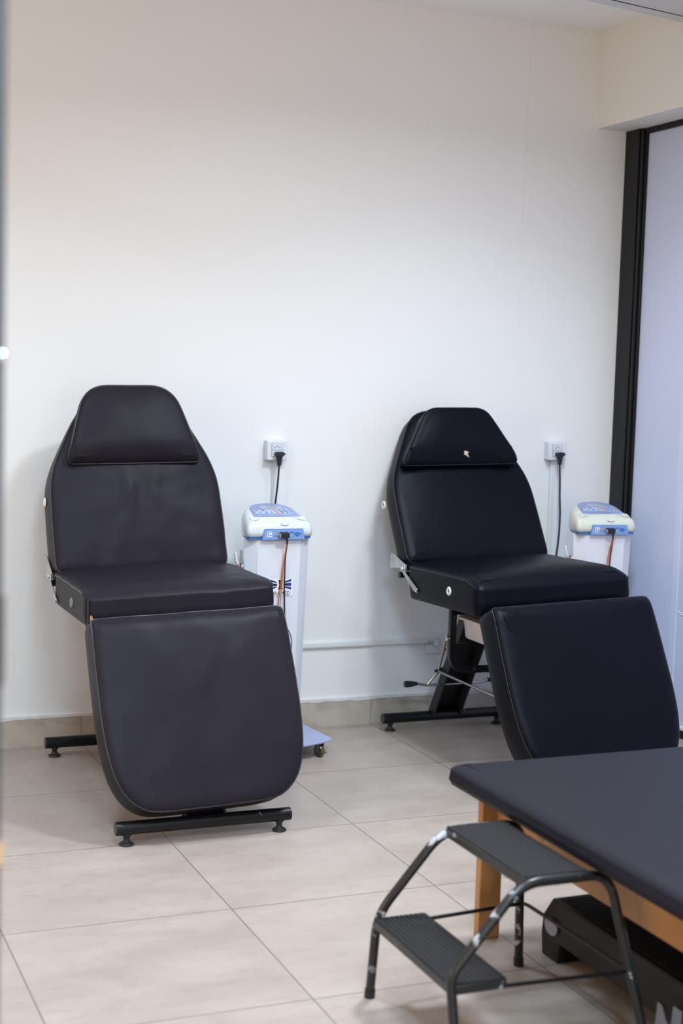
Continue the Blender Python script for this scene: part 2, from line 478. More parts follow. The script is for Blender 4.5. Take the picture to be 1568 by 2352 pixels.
# boxy unit hung under the ceiling beside the beam
cu = thing('ceiling_unit', 'white boxy unit hung under the ceiling in the upper right corner', 'ceiling unit', (3.10, 4.30, CEIL))
A = Vector((2.84, 4.780)); B = Vector((3.376, 4.892)); 
d = (B-A).normalized(); nrm = Vector((d.y, -d.x))          # towards the camera
def unit_poly(off0, off1): return [A+nrm*off0, B+nrm*off0, B+nrm*off1, A+nrm*off1]
b = MB(); pp = unit_poly(0, .9)
b.prism([tuple(p) for p in pp], lambda u, v: (u-3.10, v-4.30, 2.804-CEIL), lambda u, v: (u-3.10, v-4.30, 0))
b.build('casing', 'unit', cu, smooth=False, bevel=.006)
b = MB(); pp = unit_poly(.070, .078)
b.prism([tuple(p) for p in pp], lambda u, v: (u-3.10, v-4.30, 2.8032-CEIL), lambda u, v: (u-3.10, v-4.30, 2.806-CEIL))
b.build('seam', 'dark', cu, smooth=False)

# ------------------------------------------------------------------ sockets, trunking, cords
def wall_socket(x0, z0, label, w=.084, h=.078, dep=.040):
    t = thing('wall_socket', label, 'wall socket', (x0+w/2, WY, z0), 0, 'surface sockets')
    b = MB().box(-w/2, w/2, -dep, 0, 0, h); b.build('box', 'socket_white', t, bevel=.004)
    MB().box(-.024, .024, -dep-.0012, -dep+.001, .015, .065).build('insert_gap', 'groove', t, smooth=False)
    f = MB().box(-.0228, .0228, -dep-.003, -dep, .0160, .0398).box(-.0228, .0228, -dep-.003, -dep, .0410, .0640).build('outlet', 'socket_face', t, bevel=.0006)
    hx = MB()
    poly = [(-.018, .0), (-.011, .0085), (.011, .0085), (.018, 0), (.011, -.0085), (-.011, -.0085)]
    hx.prism(poly, lambda u, v: (u, -dep-.0035, .0525+v), lambda u, v: (u, -dep-.001, .0525+v))
    hx.build('recess', 'socket_white', t, smooth=False)
    for dx, dz in ((-.0095, 0), (0, .003), (.0095, 0)):
        MB().lathe([(.0, 0), (.0022, 0), (.0022, .001), (0, .001)], 10, Matrix.Translation((dx, -dep-.0034, .0525+dz)) @ Matrix.Rotation(PI/2, 4, 'X')).build('pin_hole', 'dark', t)
    return t
S1X, S1Z, S2X, S2Z = 1.928, 1.0825, 3.188, 1.0905
wall_socket(S1X, S1Z, 'white surface socket on the wall between the two recliners, above the all-white machine')
wall_socket(S2X, S2Z, 'white surface socket on the wall beside the black post, above the cream-topped machine')
def trunking(x0, x1, z0, z1, label, vertical=True):
    if vertical: b = MB().box(x0, x1, WY-.011, WY, z0, z1).box(x0+.004, x1-.004, WY-.013, WY-.011, z0, z1)
    else: b = MB().box(x0, x1, WY-.011, WY, z0, z1).box(x0, x1, WY-.013, WY-.011, z0+.004, z1-.004)
    return tag(b.build('cable_trunking', 'trunk', bevel=.0012, origin=((x0+x1)/2, WY, z0)), label, 'cable trunking')
trunking(1.963, 1.990, .16, S1Z, 'white vertical cable duct under the socket of the all-white machine')
trunking(3.217, 3.240, .16, S2Z, 'white vertical cable duct under the socket of the cream-topped machine')
trunking(2.01, 2.672, .323, .347, 'white painted horizontal cable duct running low along the wall between the recliners', False)
pb = thing('blank_wall_plate', 'painted-over double socket plate low on the wall behind the right recliner', 'wall plate', (2.747, WY, .278))
MB().box(-.087, .087, -.006, 0, 0, .090).build('plate', 'trunk', pb, bevel=.002)
for sx in (-.036, .032):
    f = MB().box(sx-.018, sx+.018, -.0068, -.005, .020, .070); f.build('insert_gap', 'groove', pb, smooth=False)
    MB().box(sx-.0172, sx+.0172, -.008, -.005, .0208, .0692).build('insert', 'trunk', pb, bevel=.0008)
cr = [(-.0865, .043), (-.07, .05), (-.052, .046), (-.046, .064), (-.026, .060), (-.022, .046), (-.028, .030), (-.044, .026), (-.056, .040), (-.07, .041)]
MB().tube([(x, -.0076, z) for x, z in cr], .0014, 6, closed=True).build('paint_crack', 'groove', pb)

def power_cord(sx, sz, path, label):
    """plug in the lower outlet of a socket, cord falling behind the machine"""
    px, pz = sx+.045, sz+.026
    t = thing('power_cord', label, 'power cord', (px, WY-.043, pz))
    o = Vector((px, WY-.043, pz))
    b = MB()
    poly = [(-.020, .0), (-.013, .009), (.013, .009), (.020, .004), (.0225, .003), (.0225, -.003), (.020, -.003), (.012, -.009), (-.012, -.009)]
    b.prism(poly, lambda u, v: (u, -.024, v), lambda u, v: (u*.96, 0, v*.96))
    b.loft([[(x*s, y*s-.014, z) for x, y in ((-.012, -.010), (.012, -.010), (.012, .010), (-.012, .010))] for s, z in ((1, -.004), (.78, -.020), (.62, -.032), (.60, -.044))])
    b.build('plug', 'black_rubber', t, bevel=.002)
    pts = [(0, -.014, -.040)] + [tuple(Vector(p)-o) for p in path]
    MB().tube(fillet(pts, .12, 8), .0038, 10).build('cable', 'cable_black', t)
power_cord(S1X, S1Z, [(1.971, WY-.055, 1.00), (1.962, WY-.050, .90), (1.955, WY-.045, .70), (1.96, WY-.05, .40), (1.93, WY-.08, .20)], 'black power cord hanging from the socket above the all-white machine')
power_cord(S2X, S2Z, [(3.242, WY-.052, 1.0), (3.245, WY-.050, .93), (3.250, WY-.052, .86), (3.243, WY-.06, .76), (3.220, WY-.06, .58), (3.215, WY-.06, .40), (3.24, WY-.09, .20)], 'black power cord hanging from the socket beside the black post')

# ------------------------------------------------------------------ recliners
Y0 = 4.76
ROLL = R(1.3); ROLL2 = R(2.2)
def recliner(cx, P, label, mat_l, mat_p):
    t = thing('treatment_chair', label, 'treatment chair', (cx, Y0, 0), 0, 'reclining treatment chairs')
    piped = P['piped']
    rm = Matrix.Translation((0, 0, .62)) @ Matrix.Rotation(-ROLL, 4, 'Y') @ Matrix.Translation((0, 0, -.62))
    rm2 = Matrix.Translation((0, 0, .62)) @ Matrix.Rotation(-ROLL2, 4, 'Y') @ Matrix.Translation((0, 0, -.62))
    def placer(y, z, vy, vz, ny, nz, rm=rm2):
        def f(u, v, w): return rm @ Vector((u, y-Y0 + vy*v + ny*w, z + vz*v + nz*w))
        return f
    pr = .0032 if piped else .0020
    # leg rest
    a = R(P['lr_ang']); y, z = P['lr']
    L = P['lr_len']
    pf = placer(y, z, -math.sin(a), -math.cos(a), -math.cos(a), math.sin(a))
    W = .316
    half = [(W-.004, 0), (W, .16), (W+.001, .33), (W-.006, .43), (W-.020, .50), (W-.048, .56), (W-.102, L-.007), (W-.165, L), (0, L+.001)]
    out = round_poly([(-u, v) for u, v in half[:-1]][::-1] + half, [.05]*7+[.016, .016]+[.05]*8)
    def d_lr(u, v): return -.014*max(0, 1-v/.05)**2 + (.0025*math.sin(u*26+1)*max(0, 1-v/.16) if piped else 0)
    o = cushion('leg_rest', out, pf, .122, mat_l, t, .010, *((.034, .014) if piped else (.052, .022)), d_lr, 'all' if piped else 'all', mat_p, pr, wrinkle=.0026 if piped else .0010, seed=3+cx)
    # seat
    yf, yb, z = P['seat']
    ps = placer(yf, z, 1, P.get('seat_tilt', 0), -P.get('seat_tilt', 0), 1)
    D = yb-yf; W = .311
    out = round_poly([(-W, 0), (W, 0), (W, D), (-W, D)], [.03, .03, .045, .045])
    fr, dp = (.075, .020) if piped else (.12, .030)
    def d_seat(u, v): return -dp*max(0, 1-v/fr)**2 + .012*(1-min(1, abs(u)/.3)**2)*min(1, v/.15)
    seat = cushion('seat', out, ps, P.get('seat_t', .104), mat_l, t, .006, *((.030, .010) if piped else (.05, .018)), d_seat, (.03, D+1) if piped else (.012, D+1), mat_p, pr, wrinkle=.0042 if piped else .0014, seed=11+cx)
    if piped:
        for sx in (-1,):
            MB().tube([ps(sx*.304, .006, -.012), ps(sx*.306, .001, -.05), ps(sx*.309, -.004, -.10), ps(sx*.313, -.008, -.115)], pr, 8).build('piping', mat_p, seat)
        fl = MB(); 
        fl.loft([[ps(-.3075, .03, -.085), ps(-.3075, .0, -.085), ps(-.305, .0, -.085), ps(-.305, .03, -.085)], [ps(-.312, .022, -.125), ps(-.316, -.006, -.128), ps(-.313, -.006, -.128), ps(-.309, .022, -.125)]])
        fl.build('loose_flap', mat_l, seat, label='torn flap at the front corner of the seat')
        MB().box(-.302, -.284, yf-Y0+.000, yf-Y0+.012, z-.112, z-.076).build('bare_board', 'board', seat, label='raw orange wood showing at the torn corner')
    # backrest
    y, z = P['back']; a = R(P['back_ang'])
    pb_ = placer(y, z, math.sin(a), math.cos(a), -math.cos(a), math.sin(a), rm)
    H = P['back_h']; w0 = .306
    out = round_poly([(-w0, 0), (w0, 0), (w0, .20), (.301, .35), (.228, .50), (P['top_w'], H), (-P['top_w'], H), (-.228, .50), (-.301, .35), (-w0, .20)],
                     [.03, .03, .1, .10, .12, .085, .085, .12, .10, .1])
    def d_back(u, v):
        if not piped: return 0
        return .0075*math.exp(-((u+.03-.10*(.3-v))/.022)**2)*math.exp(-((v-.27)/.07)**2) + .006*math.exp(-((u-.06+.15*(.3-v))/.025)**2)*math.exp(-((v-.28)/.08)**2) - .004*math.exp(-((u+.15)/.03)**2)*math.exp(-((v-.08)/.1)**2)
    back = cushion('backrest', out, pb_, P['back_t'], mat_l, t, .012, *((.034, .014) if piped else (.045, .016)), d_back, 'all', mat_p, pr, wrinkle=.0032 if piped else .0010, seed=21+cx)
    # head cushion
    s0 = P['hr_s']; hh = P['hr_h']; ht = P['hr_t']; tl = P['hr_tilt']; hw0, hw1 = P['hr_w']
    def ph(u, v, w):
        Fv = .020 + ht*.92 + tl*v
        return pb_(u + P.get('hr_dx', 0), s0 + v, Fv + w if w >= 0 else Fv*(1+w/ht) + .019*(-w/ht))
    out = round_poly([(-hw0, 0), (hw0, 0), (hw0-.004, .03), (hw1, hh), (-hw1, hh), (-hw0+.004, .03)], P['hr_r'])
    def d_hr(u, v): return -(.026 if piped else .012)*max(0, 1-v/.075)**2
    hr = cushion('head_cushion', out, ph, ht, mat_l, t, .010, *((.030, .018) if piped else (.026, .010)), d_hr, 'all', mat_p, pr, wrinkle=.0018, seed=31+cx)
    if not piped:
        tr = MB(); star = [(u*1.35, v*1.25) for u, v in [(0, .012), (.004, .004), (.011, .003), (.005, -.003), (.010, -.014), (.001, -.007), (-.006, -.004), (-.003, .002), (-.007, .010)]]
        tr.prism(star, lambda u, v: ph(u+.012, .036+v, .008), lambda u, v: ph(u+.012, .036+v, .0132))
        tr.build('tear', 'tear', hr, smooth=False, label='small beige tear near the lower edge')
    # eyelets on the left side of backrest and seat
    def eyelet(pos, par, rot=0):
        mt = Matrix.Translation(pos) @ Matrix.Rotation(-PI/2, 4, 'Y')
        b = MB()
        vs = []
        for rr, zz in ((.0060, 0), (.0060, .0028), (.0085, .0046), (.0135, .0046), (.0162, .0022), (.0165, 0)):
            vs.append([mt @ Vector((rr*math.cos(q*2*PI/20), rr*math.sin(q*2*PI/20), zz)) for q in range(20)])
        b.loft(vs, cap=False)
        o = b.build('eyelet', 'eyelet' if rot == 0 else 'grey_eyelet', par)
        MB().lathe([(0, .0002), (.0063, .0002), (.0063, .001), (0, .001)], 12, mt).build('eyelet_hole', 'dark', o)
    yy, zz = P['eye_back']; eyelet(rm @ Vector((-.3085, yy-Y0, zz)), back)
    yy, zz = P['eye_seat']; eyelet(rm2 @ Vector((-.3135, yy-Y0, zz)), seat, 1 if piped else 0)
    # hinges: two flat arms and a pivot on either side
    hu, hp, hl = P['hinge']
    for sx in (-1, 1):
        h = MB()
        x0, x1 = sx*.311, sx*.3155
        def plate(poly): h.prism(poly, lambda u, v: rm @ Vector((x0, u-Y0, v)), lambda u, v: rm @ Vector((x1, u-Y0, v)))
        (uy, uz), (py, pz), (ly, lz) = hu, hp, hl
        plate([(uy+.004, uz+.012), (uy-.022, uz+.010), (py-.016, pz+.016), (py-.018, pz-.004), (py+.006, pz-.018), (py+.03, pz-.002), (uy-.004, uz-.046), (uy+.012, uz-.050)])
        h.build('hinge_arm', 'zinc', t, bevel=.0012)
        h = MB(); x0, x1 = sx*.3165, sx*.3205
        plate([(py-.012, pz+.014), (py+.010, pz+.010), (py+.013, pz-.010), (ly+.024, lz-.006), (ly-.012, lz-.010), (ly-.010, lz+.006), (py-.020, pz-.012)])
        ha = h.build('hinge_arm', 'zinc', t, bevel=.0012)
        MB().lathe([(0, 0), (.008, 0), (.009, .003), (.007, .006), (0, .0065)], 14, rm @ Matrix.Translation((sx*.320, py-Y0, pz)) @ Matrix.Rotation(sx*PI/2, 4, 'Y')).build('pivot', 'chrome', ha)
        MB().lathe([(0, 0), (.006, 0), (.006, .004), (0, .0045)], 12, rm @ Matrix.Translation((sx*.3195, ly-Y0-.006, lz-.002)) @ Matrix.Rotation(sx*PI/2, 4, 'Y')).build('bolt', 'chrome', ha)
    # black cross tube behind the hinge
    (uy, uz), (py, pz), _ = hu, hp, hl
    MB().tube([rm @ Vector((-.300, py-Y0+.075, pz-.035)), rm @ Vector((.300, py-Y0+.075, pz-.035))], .012, 14).build('cross_tube', 'black_metal', t)
    # ---- steel base
    yr, yf_ = P['bars'][0]-Y0, P['bars'][1]-Y0
    for yy in (yr, yf_):
        b = MB().tube([(-.277, yy, .052), (.277, yy, .052)], .0205, 24)
        bar = b.build('base_bar', 'black_metal', t, angle=50)
        for sx in (-1, 1):
            MB().lathe([(0, 0), (.0185, 0), (.0185, .002), (0, .0025)], 20, Matrix.Translation((sx*.2765, yy, .052)) @ Matrix.Rotation(sx*PI/2, 4, 'Y')).build('end_cap', 'cap', bar)
            MB().lathe([(0, 0), (.021, 0), (.0225, .003), (.021, .007), (.012, .011), (.009, .018), (.010, .026), (.015, .032), (.015, .040), (0, .040)], 22, Matrix.Translation((sx*.243, yy, 0))).build('foot', 'black_rubber', bar)
    def channel(pa, pb, w, dep, face):
        """slanted sheet channel; pa,pb (y,z) ends of its front edge line, face=+1 opens to the camera"""
        b = MB(); da = Vector((0, pb[0]-pa[0], pb[1]-pa[1])).normalized(); nn = Vector((0, -da.z, da.y))
        if nn.y > 0: nn = -nn
        p0, p1 = Vector((0, pa[0]-Y0, pa[1])), Vector((0, pb[0]-Y0, pb[1]))
        def slab(x0, x1, n0, n1):
            vs = [q + Vector((x, 0, 0)) + nn*n for q in (p0, p1) for n in (n0, n1) for x in (x0, x1)]
            b.add(vs, [(0, 2, 3, 1), (4, 5, 7, 6), (0, 1, 5, 4), (2, 6, 7, 3), (0, 4, 6, 2), (1, 3, 7, 5)])
        b.use('black_metal'); slab(-w/2, w/2, -dep/2, -dep/2+.004)
        b.use('black_flange'); slab(-w/2-.001, -w/2+.006, -dep/2, dep/2); slab(w/2-.006, w/2+.001, -dep/2, dep/2)
        return b.build('post', None, t, smooth=False)
    channel((P['bars'][0], .058), (P['bars'][0]-.32, .61), .126, .045, 1)
    channel((P['bars'][1]+.003, .068), (P['bars'][1]+.40, .61), .13, .03, 1)
    # seat frame under the cushion
    b = MB()
    for sx in (-1, 1): b.box(sx*.225-.0125, sx*.225+.0125, 4.53-Y0, 5.0-Y0, .602, .628)
    b.box(-.2375, .2375, 4.53-Y0, 4.56-Y0, .602, .628).box(-.2375, .2375, 4.97-Y0, 5.0-Y0, .602, .628)
    b.build('seat_frame', 'black_metal', t, bevel=.002)
    if piped: return t
    uy = 4.82-Y0
    pts = fillet([(-.236, uy, .615), (-.236, uy, .347), (.236, uy, .347), (.236, uy, .615)], [.07]*4, 8)
    uf = MB().tube(pts, .0125, 16, flat=True).build('tray_hanger', 'black_metal', t, angle=50)
    b = MB().box(-.228, .228, uy-.008, uy+.008, .556, .568).box(-.228, .228, uy-.010, uy+.010, .425, .448)
    b.build('cross_bar', 'black_metal', uf, bevel=.001)
    MB().lathe([(0, 0), (.007, 0), (.007, .004), (0, .006)], 10, Matrix.Translation((-.146, uy-.0135, .351)) @ Matrix.Rotation(PI/2, 4, 'X')).build('bolt', 'black_flange', uf)
    MB().lathe([(0, 0), (.008, 0), (.010, .005), (.008, .011), (0, .013)], 12, Matrix.Translation((-.248, uy-.002, .466)) @ Matrix.Rotation(-PI/2, 4, 'Y')).build('bolt', 'chrome', uf)
    # plastic drawer tray
    rings = []
    for z, x, y0, y1 in ((.470, .188, uy-.265, uy-.014), (.474, .194, uy-.272, uy-.008), (.536, .200, uy-.285, uy+.004), (.540, .214, uy-.295, uy+.014), (.549, .216, uy-.297, uy+.016), (.550, .211, uy-.292, uy+.011)):
        rings.append([(p.x, p.y, z) for p in round_poly([(-x, y0), (x, y0), (x, y1), (-x, y1)], .02, 4, .03)])
    nmin = min(len(r) for r in rings)
    rings = [[r[int(i*len(r)/nmin)] for i in range(nmin)] for r in rings]
    MB().loft(rings).build('tray', 'tray', t, angle=60)
    # height lever with two grips, thin rods to the gas lock
    ly_ = P['bars'][0]-.085-Y0
    lx = -.012
    lev = MB().tube(fillet([(lx-.155, ly_, .206), (lx-.115, ly_, .198), (lx+.115, ly_, .198), (lx+.17, ly_, .209)], .04), .0052, 10).build('lever', 'steel', t)
    for sx in (-1, 1):
        x = lx + sx*.160
        MB().lathe([(0, 0), (.0075, 0), (.0085, .008), (.0125, .028), (.0135, .045), (.012, .054), (0, .056)], 16, Matrix.Translation((x-sx*.002, ly_, .207)) @ Matrix.Rotation(sx*PI/2, 4, 'Y')).build('grip', 'black_rubber', lev)
    MB().tube([(-.127, ly_, .197), (-.078, ly_, .252), (-.034, ly_+.003, .432)], .0052, 10).build('pull_rod', 'brass', t)
    MB().tube([(-.078, ly_-.005, .252), (-.080, 4.46-Y0, .253)], .0055, 10).build('link_rod', 'steel', t)
    MB().tube([(.078, ly_-.005, .275), (.080, 4.46-Y0, .252)], .0055, 10).build('link_rod', 'black_metal', t)
    MB().tube([(-.088, ly_, .253), (-.035, ly_+.025, .258)], .008, 10).build('rod_bracket', 'black_flange', t)
    MB().tube([(-.060, ly_, .335), (-.04, ly_+.02, .337)], .005, 8).build('rod_bracket', 'black_flange', t)
    return t

recliner(1.327, dict(piped=True, lr=(4.432, .667), lr_ang=25, lr_len=.611, seat=(4.495, 5.00, .729),
    back=(4.985, .728), back_ang=21, back_h=.632, back_t=.130, top_w=.150, hr_s=.378, hr_h=.282, hr_t=.036, hr_tilt=-.01, hr_w=(.238, .158), hr_r=[.050, .050, .06, .085, .085, .06], hr_dx=-.004,
    eye_back=(5.155, .955), eye_seat=(4.70, .675), hinge=((5.130, .760), (5.040, .710), (4.935, .642)), bars=(5.297, 4.225)),
    'dark piped reclining treatment chair, left one, in front of the all-white machine', 'leather_hazed', 'piping_brown')
recliner(2.687, dict(piped=False, lr=(4.376, .668), lr_ang=26.5, lr_len=.61, seat=(4.485, 5.07, .734), seat_tilt=-.03, seat_t=.122,
    back=(5.065, .724), back_ang=30, back_h=.655, back_t=.092, top_w=.150, hr_dx=-.010, hr_s=.387, hr_h=.222, hr_t=.045, hr_tilt=.22, hr_w=(.250, .130), hr_r=[.016, .016, .03, .045, .045, .03],
    eye_back=(5.295, .925), eye_seat=(4.70, .675), hinge=((5.205, .735), (5.085, .700), (4.965, .635)), bars=(5.326, 4.25)),
    'black-navy reclining treatment chair with a torn head cushion, beside the treatment bed', 'leather_navy', 'piping_navy')

# ------------------------------------------------------------------ electrotherapy machines
def text_mesh(name, body, size, mtx, m, parent, extrude=.0003):
    cu_ = bpy.data.curves.new(name, 'FONT'); cu_.body = body; cu_.size = size; cu_.extrude = extrude
    cu_.align_x = 'CENTER'; cu_.resolution_u = 3
    tmp = bpy.data.objects.new(name, cu_); C.objects.link(tmp)
    dg = bpy.context.evaluated_depsgraph_get(); me = bpy.data.meshes.new_from_object(tmp.evaluated_get(dg))
    bpy.data.objects.remove(tmp); bpy.data.curves.remove(cu_)
    me.transform(mtx); me.materials.clear(); me.materials.append(M[m])
    o = bpy.data.objects.new(name, me); C.objects.link(o); o.parent = parent; return o

def machine(cx, cy, rz, shell, label, seed):
    """column of folded white sheet on a castor plate, with a sloping console on top; cy = front face of the column"""
    t = thing('therapy_machine', label, 'therapy machine', (cx, cy, 0), rz, 'wheeled therapy machines')
    # base plate
    front = [(-.190+.38*i/12, -.085-.055*math.sin(PI*i/12)) for i in range(13)]
    out = round_poly([(-.185, .24)] + [(-.205, -.075)] + front[1:-1] + [(.205, -.075)] + [(.185, .24)], [.03, .02]+[.01]*11+[.02, .03])
    MB().prism([tuple(p) for p in out], lambda u, v: (u+.004, v, .056), lambda u, v: (u+.004, v, .060)).build('base_plate', 'plate', t, angle=30)
    for sx in (-1, 1):
        for yy in (-.085, .19):
            c = MB(); x = sx*.148
            mt = Matrix.Translation((x, yy, .0235)) @ Matrix.Rotation(PI/2+.35, 4, 'Z') @ Matrix.Rotation(PI/2, 4, 'X')
            c.lathe([(0, -.009), (.010, -.009), (.020, -.010), (.0232, -.005), (.0236, 0), (.0232, .005), (.020, .010), (.010, .009), (0, .009)], 22, mt)
            cw = c.build('castor', 'caster', t, angle=50)
            k = MB(); mb = Matrix.Translation((x, yy, 0)) @ Matrix.Rotation(.35, 4, 'Z')
            for s in (-1, 1):
                k.prism([(-.008, .018), (.008, .018), (.016, .055), (-.012, .055)], lambda u, v: mb @ Vector((s*.012, u, v)), lambda u, v: mb @ Vector((s*.0135, u, v)))
            k.box(-.0135, .0135, -.014, .018, .052, .0565, mb)
            k.build('fork', 'zinc', cw, smooth=False)
            MB().lathe([(0, 0), (.005, 0), (.005, .003), (0, .004)], 10, mb @ Matrix.Translation((.0135, 0, .0235)) @ Matrix.Rotation(PI/2, 4, 'Y')).build('axle', 'steel', cw)
    # column: hexagonal plan, tapering slightly to the floor
    def ring(z, k):
        pts = [(-.0855*k, 0), (.0855*k, 0), (.130*k, .028), (.072*k, .125), (-.072*k, .125), (-.130*k, .028)]
        return [(x, y, z) for x, y in pts]
    MB().loft([ring(.060, .84), ring(.812, 1.0)]).build('column', 'cabinet', t, smooth=False, bevel=.0015)
    MB().tube([(-.098, .100, .20), (-.110, .100, .35), (-.112, .100, .760)], .0045, 10).build('rear_tube', 'cabinet', t)
    # console shell
    zb = .822
    Hd = .165
    out = round_poly([(-.132, 0), (.132, 0), (.124, .06), (.082, Hd), (-.098, Hd), (-.126, .06)], [.022, .022, .04, .045, .045, .04], 8, .008)
    def top(y): return .050 + .062*max(0, min(1, y/Hd))**.85
    prof = [(.004, 0), (0, .05), (-.002, .3), (-.001, .52), (.003, .70), (.009, .84), (.018, .93), (.030, .985), (.042, 1.0)]
    b = MB(); rings = []
    for ins, f in prof: rings.append([(p.x, p.y-.012, zb + top(p.y)*f) for p in inset(out, ins)])
    cen = Vector((0, Hd*.5)); base = inset(out, .042)
    for f in (.7, .4, .1):
        rings.append([(q.x, q.y-.012, zb + top(q.y) + .002*(1-f)) for q in [cen.lerp(p, f) for p in base]])
    b.loft(rings)
    head = b.build('console', shell, t, angle=60)
    b = MB(); b.loft([[(p.x, p.y-.012, zb-.010) for p in inset(out, .006)], [(p.x, p.y-.012, zb+.002) for p in inset(out, .003)]])
    b.build('console_rim', 'trim_blue', head, angle=50)
    # touch panel lying on the sloping top
    def tp(u, v, w): return Vector((u, v-.012, zb + top(v) + .0022 + w))
    def slab(poly, name, m, par, h=.0014, w0=0):
        n = len(poly); MB().prism(poly, lambda u, v: tp(u, v, w0-.002), lambda u, v: tp(u, v, w0+h)).build(name, m, par, smooth=False)
    def strips(y0, y1, hw0, hw1, name, m, par, h, w0=0, N=6):
        b = MB(); rr = []
        for i in range(N+1):
            y = y0+(y1-y0)*i/N; w = hw0+(hw1-hw0)*i/N
            rr.append([tp(-w, y, w0-.003), tp(w, y, w0-.003), tp(w, y, w0+h), tp(-w, y, w0+h)])
        b.loft(rr); return b.build(name, m, par, smooth=False)
    b = MB(); rr = []
    for i in range(15):
        y = .042 + .108*i/14; s = i/14
        wL = .090 - .012*s if s < .6 else .0828*math.sqrt(max(.0004, 1-((s-.6)/.4)**2)); wR = .092 - .018*s if s < .35 else .0857*math.sqrt(max(.0004, 1-((s-.35)/.65)**2))
        rr.append([tp(-wL, y, -.003), tp(wR, y, -.003), tp(wR, y, .0012), tp(-wL, y, .0012)])
    b.loft(rr); pan = b.build('control_panel', 'panel_blue', head, smooth=False)
    strips(.100, .124, .044, .040, 'display', 'screen', pan, .0012, .001)
    strips(.062, .090, .076, .070, 'key_area', 'panel_pale', pan, .0006, .0012)
    for i, (x, y, c) in enumerate([(-.064, .083, 'green'), (-.056, .069, 'green'), (-.040, .084, 'trim_blue'), (-.032, .069, 'trim_blue'), (-.010, .069, 'green')]):
        slab([(x-.004, y-.0025), (x+.004, y-.0025), (x+.004, y+.0025), (x-.004, y+.0025)], 'key', c, pan, .001, .003)
    for x, c in ((.012, 'orange'), (.031, 'grey_print'), (.050, 'trim_blue'), (.068, 'green')):
        slab([(x-.002, .066), (x+.006, .066), (x-.001, .077), (x-.006, .086), (x-.010, .086), (x-.004, .077)], 'key', c, pan, .001, .003)
    b = MB(); b.prism([(.058+.019*math.cos(q*PI/8), .050+.0050*math.sin(q*PI/8)) for q in range(16)], lambda u, v: tp(u, v, 0), lambda u, v: tp(u, v, .0020)); b.build('panel_badge', 'strip_blue', pan, smooth=False)
    # connector strip on the front
    yF = -.0155
    def fp_(u, v, w): return Vector((u, yF - w, zb-.010 + v))
    def fslab(poly, name, m, par, w0, w1): return MB().prism(poly, lambda u, v: fp_(u, v, w0), lambda u, v: fp_(u, v, w1)).build(name, m, par, smooth=False)
    strip = fslab([(-.074, 0), (.094, 0), (.087, .036), (.085, .038), (-.063, .038), (-.066, .036)], 'connector_strip', 'strip_blue', head, -.006, .0015)
    fslab([(-.0755, -.001), (.0955, -.001), (.088, .0375), (.086, .0395), (-.064, .0395), (-.0672, .0375)], 'strip_border', 'trim_blue', strip, -.006, .0008)
    fslab([(-.056, .010), (-.037, .010), (-.037, .030), (-.056, .030)], 'sticker', 'sticker', strip, .001, .0022)
    for poly in ([(-.0545, .013), (-.0475, .013), (-.051, .018)], [(-.0545, .0235), (-.0475, .0235), (-.051, .018)], [(-.0455, .013), (-.0385, .013), (-.042, .022)], [(-.054, .0262), (-.039, .0262), (-.039, .0275), (-.054, .0275)]):
        fslab(poly, 'pictogram', 'ink', strip, .002, .0026)
    fslab([(-.030, .022), (-.024, .022), (-.027, .028)], 'pictogram', 'yellow', strip, .001, .0022)
    fslab([(-.029, .010), (-.025, .010), (-.025, .017), (-.029, .017)], 'pictogram', 'grey_print', strip, .001, .0022)
    def pill(x0, x1, y0, y1, m):
        pp = [tuple(q) for q in round_poly([(x0, y0), (x1, y0), (x1, y1), (x0, y1)], .002, 4, .002)]
        fslab(pp, 'port_mark', m, strip, .001, .0022)
    pill(-.020, -.004, .023, .0275, 'orange'); pill(-.020, -.004, .011, .0155, 'grey_print')
    pill(.034, .050, .024, .0285, 'violet'); pill(.034, .050, .0125, .017, 'mint')
    bb_ = MB().prism([tuple(q) for q in round_poly([(.057, .014), (.071, .014), (.074, .027), (.054, .027)], .003, 4, .002)], lambda u, v: fp_(u, v, .001), lambda u, v: fp_(u, v, .005))
    bb_.build('port', 'vga', strip, bevel=.0008)
    for x in (.050, .0785):
        MB().lathe([(0, 0), (.0028, 0), (.0028, .002), (0, .0025)], 10, Matrix.Translation(fp_(x, .0205, .001)) @ Matrix.Rotation(PI/2, 4, 'X')).build('port_screw', 'steel', strip)
    b = MB(); b.lathe([(0, 0), (.016, 0), (.015, .0016), (0, .002)], 20, Matrix.Translation((.018, -.006, zb+.0475)) @ Matrix.Rotation(.9, 4, 'X') @ Matrix.Scale(.45, 4, Vector((0, 1, 0))))
    b.build('latch', shell, head)
    # maker's plate on the column: striped wings either side of a black letter, name below
    lg = thing_part = MB().box(-.068, .068, -.0012, 0, .600, .680).build('nameplate_edge', 'sticker_edge', t, smooth=False)
    lg.location = (.008, -.0003, .6*(1-.84)-.002); lg.scale = (.74, 1, .84)
    MB().box(-.0674, .0674, -.0016, 0, .6006, .6794).build('nameplate', 'sticker', lg, smooth=False)
    def lslab(poly, m, nm='emblem'): MB().prism(poly, lambda u, v: (u, -.0014, v), lambda u, v: (u, -.0021, v)).build(nm, m, lg, smooth=False)
    def band(sx, y0a, y0b, y1a, y1b, x0, x1, m):
        N = 8; lo = []; hi = []
        for i in range(N+1):
            s = i/N; e = s**.6
            lo.append((sx*(x0+(x1-x0)*s), y0a+(y1a-y0a)*e)); hi.append((sx*(x0+(x1-x0)*s), y0b+(y1b-y0b)*e))
        lslab(lo+hi[::-1], m)
    zc = .652
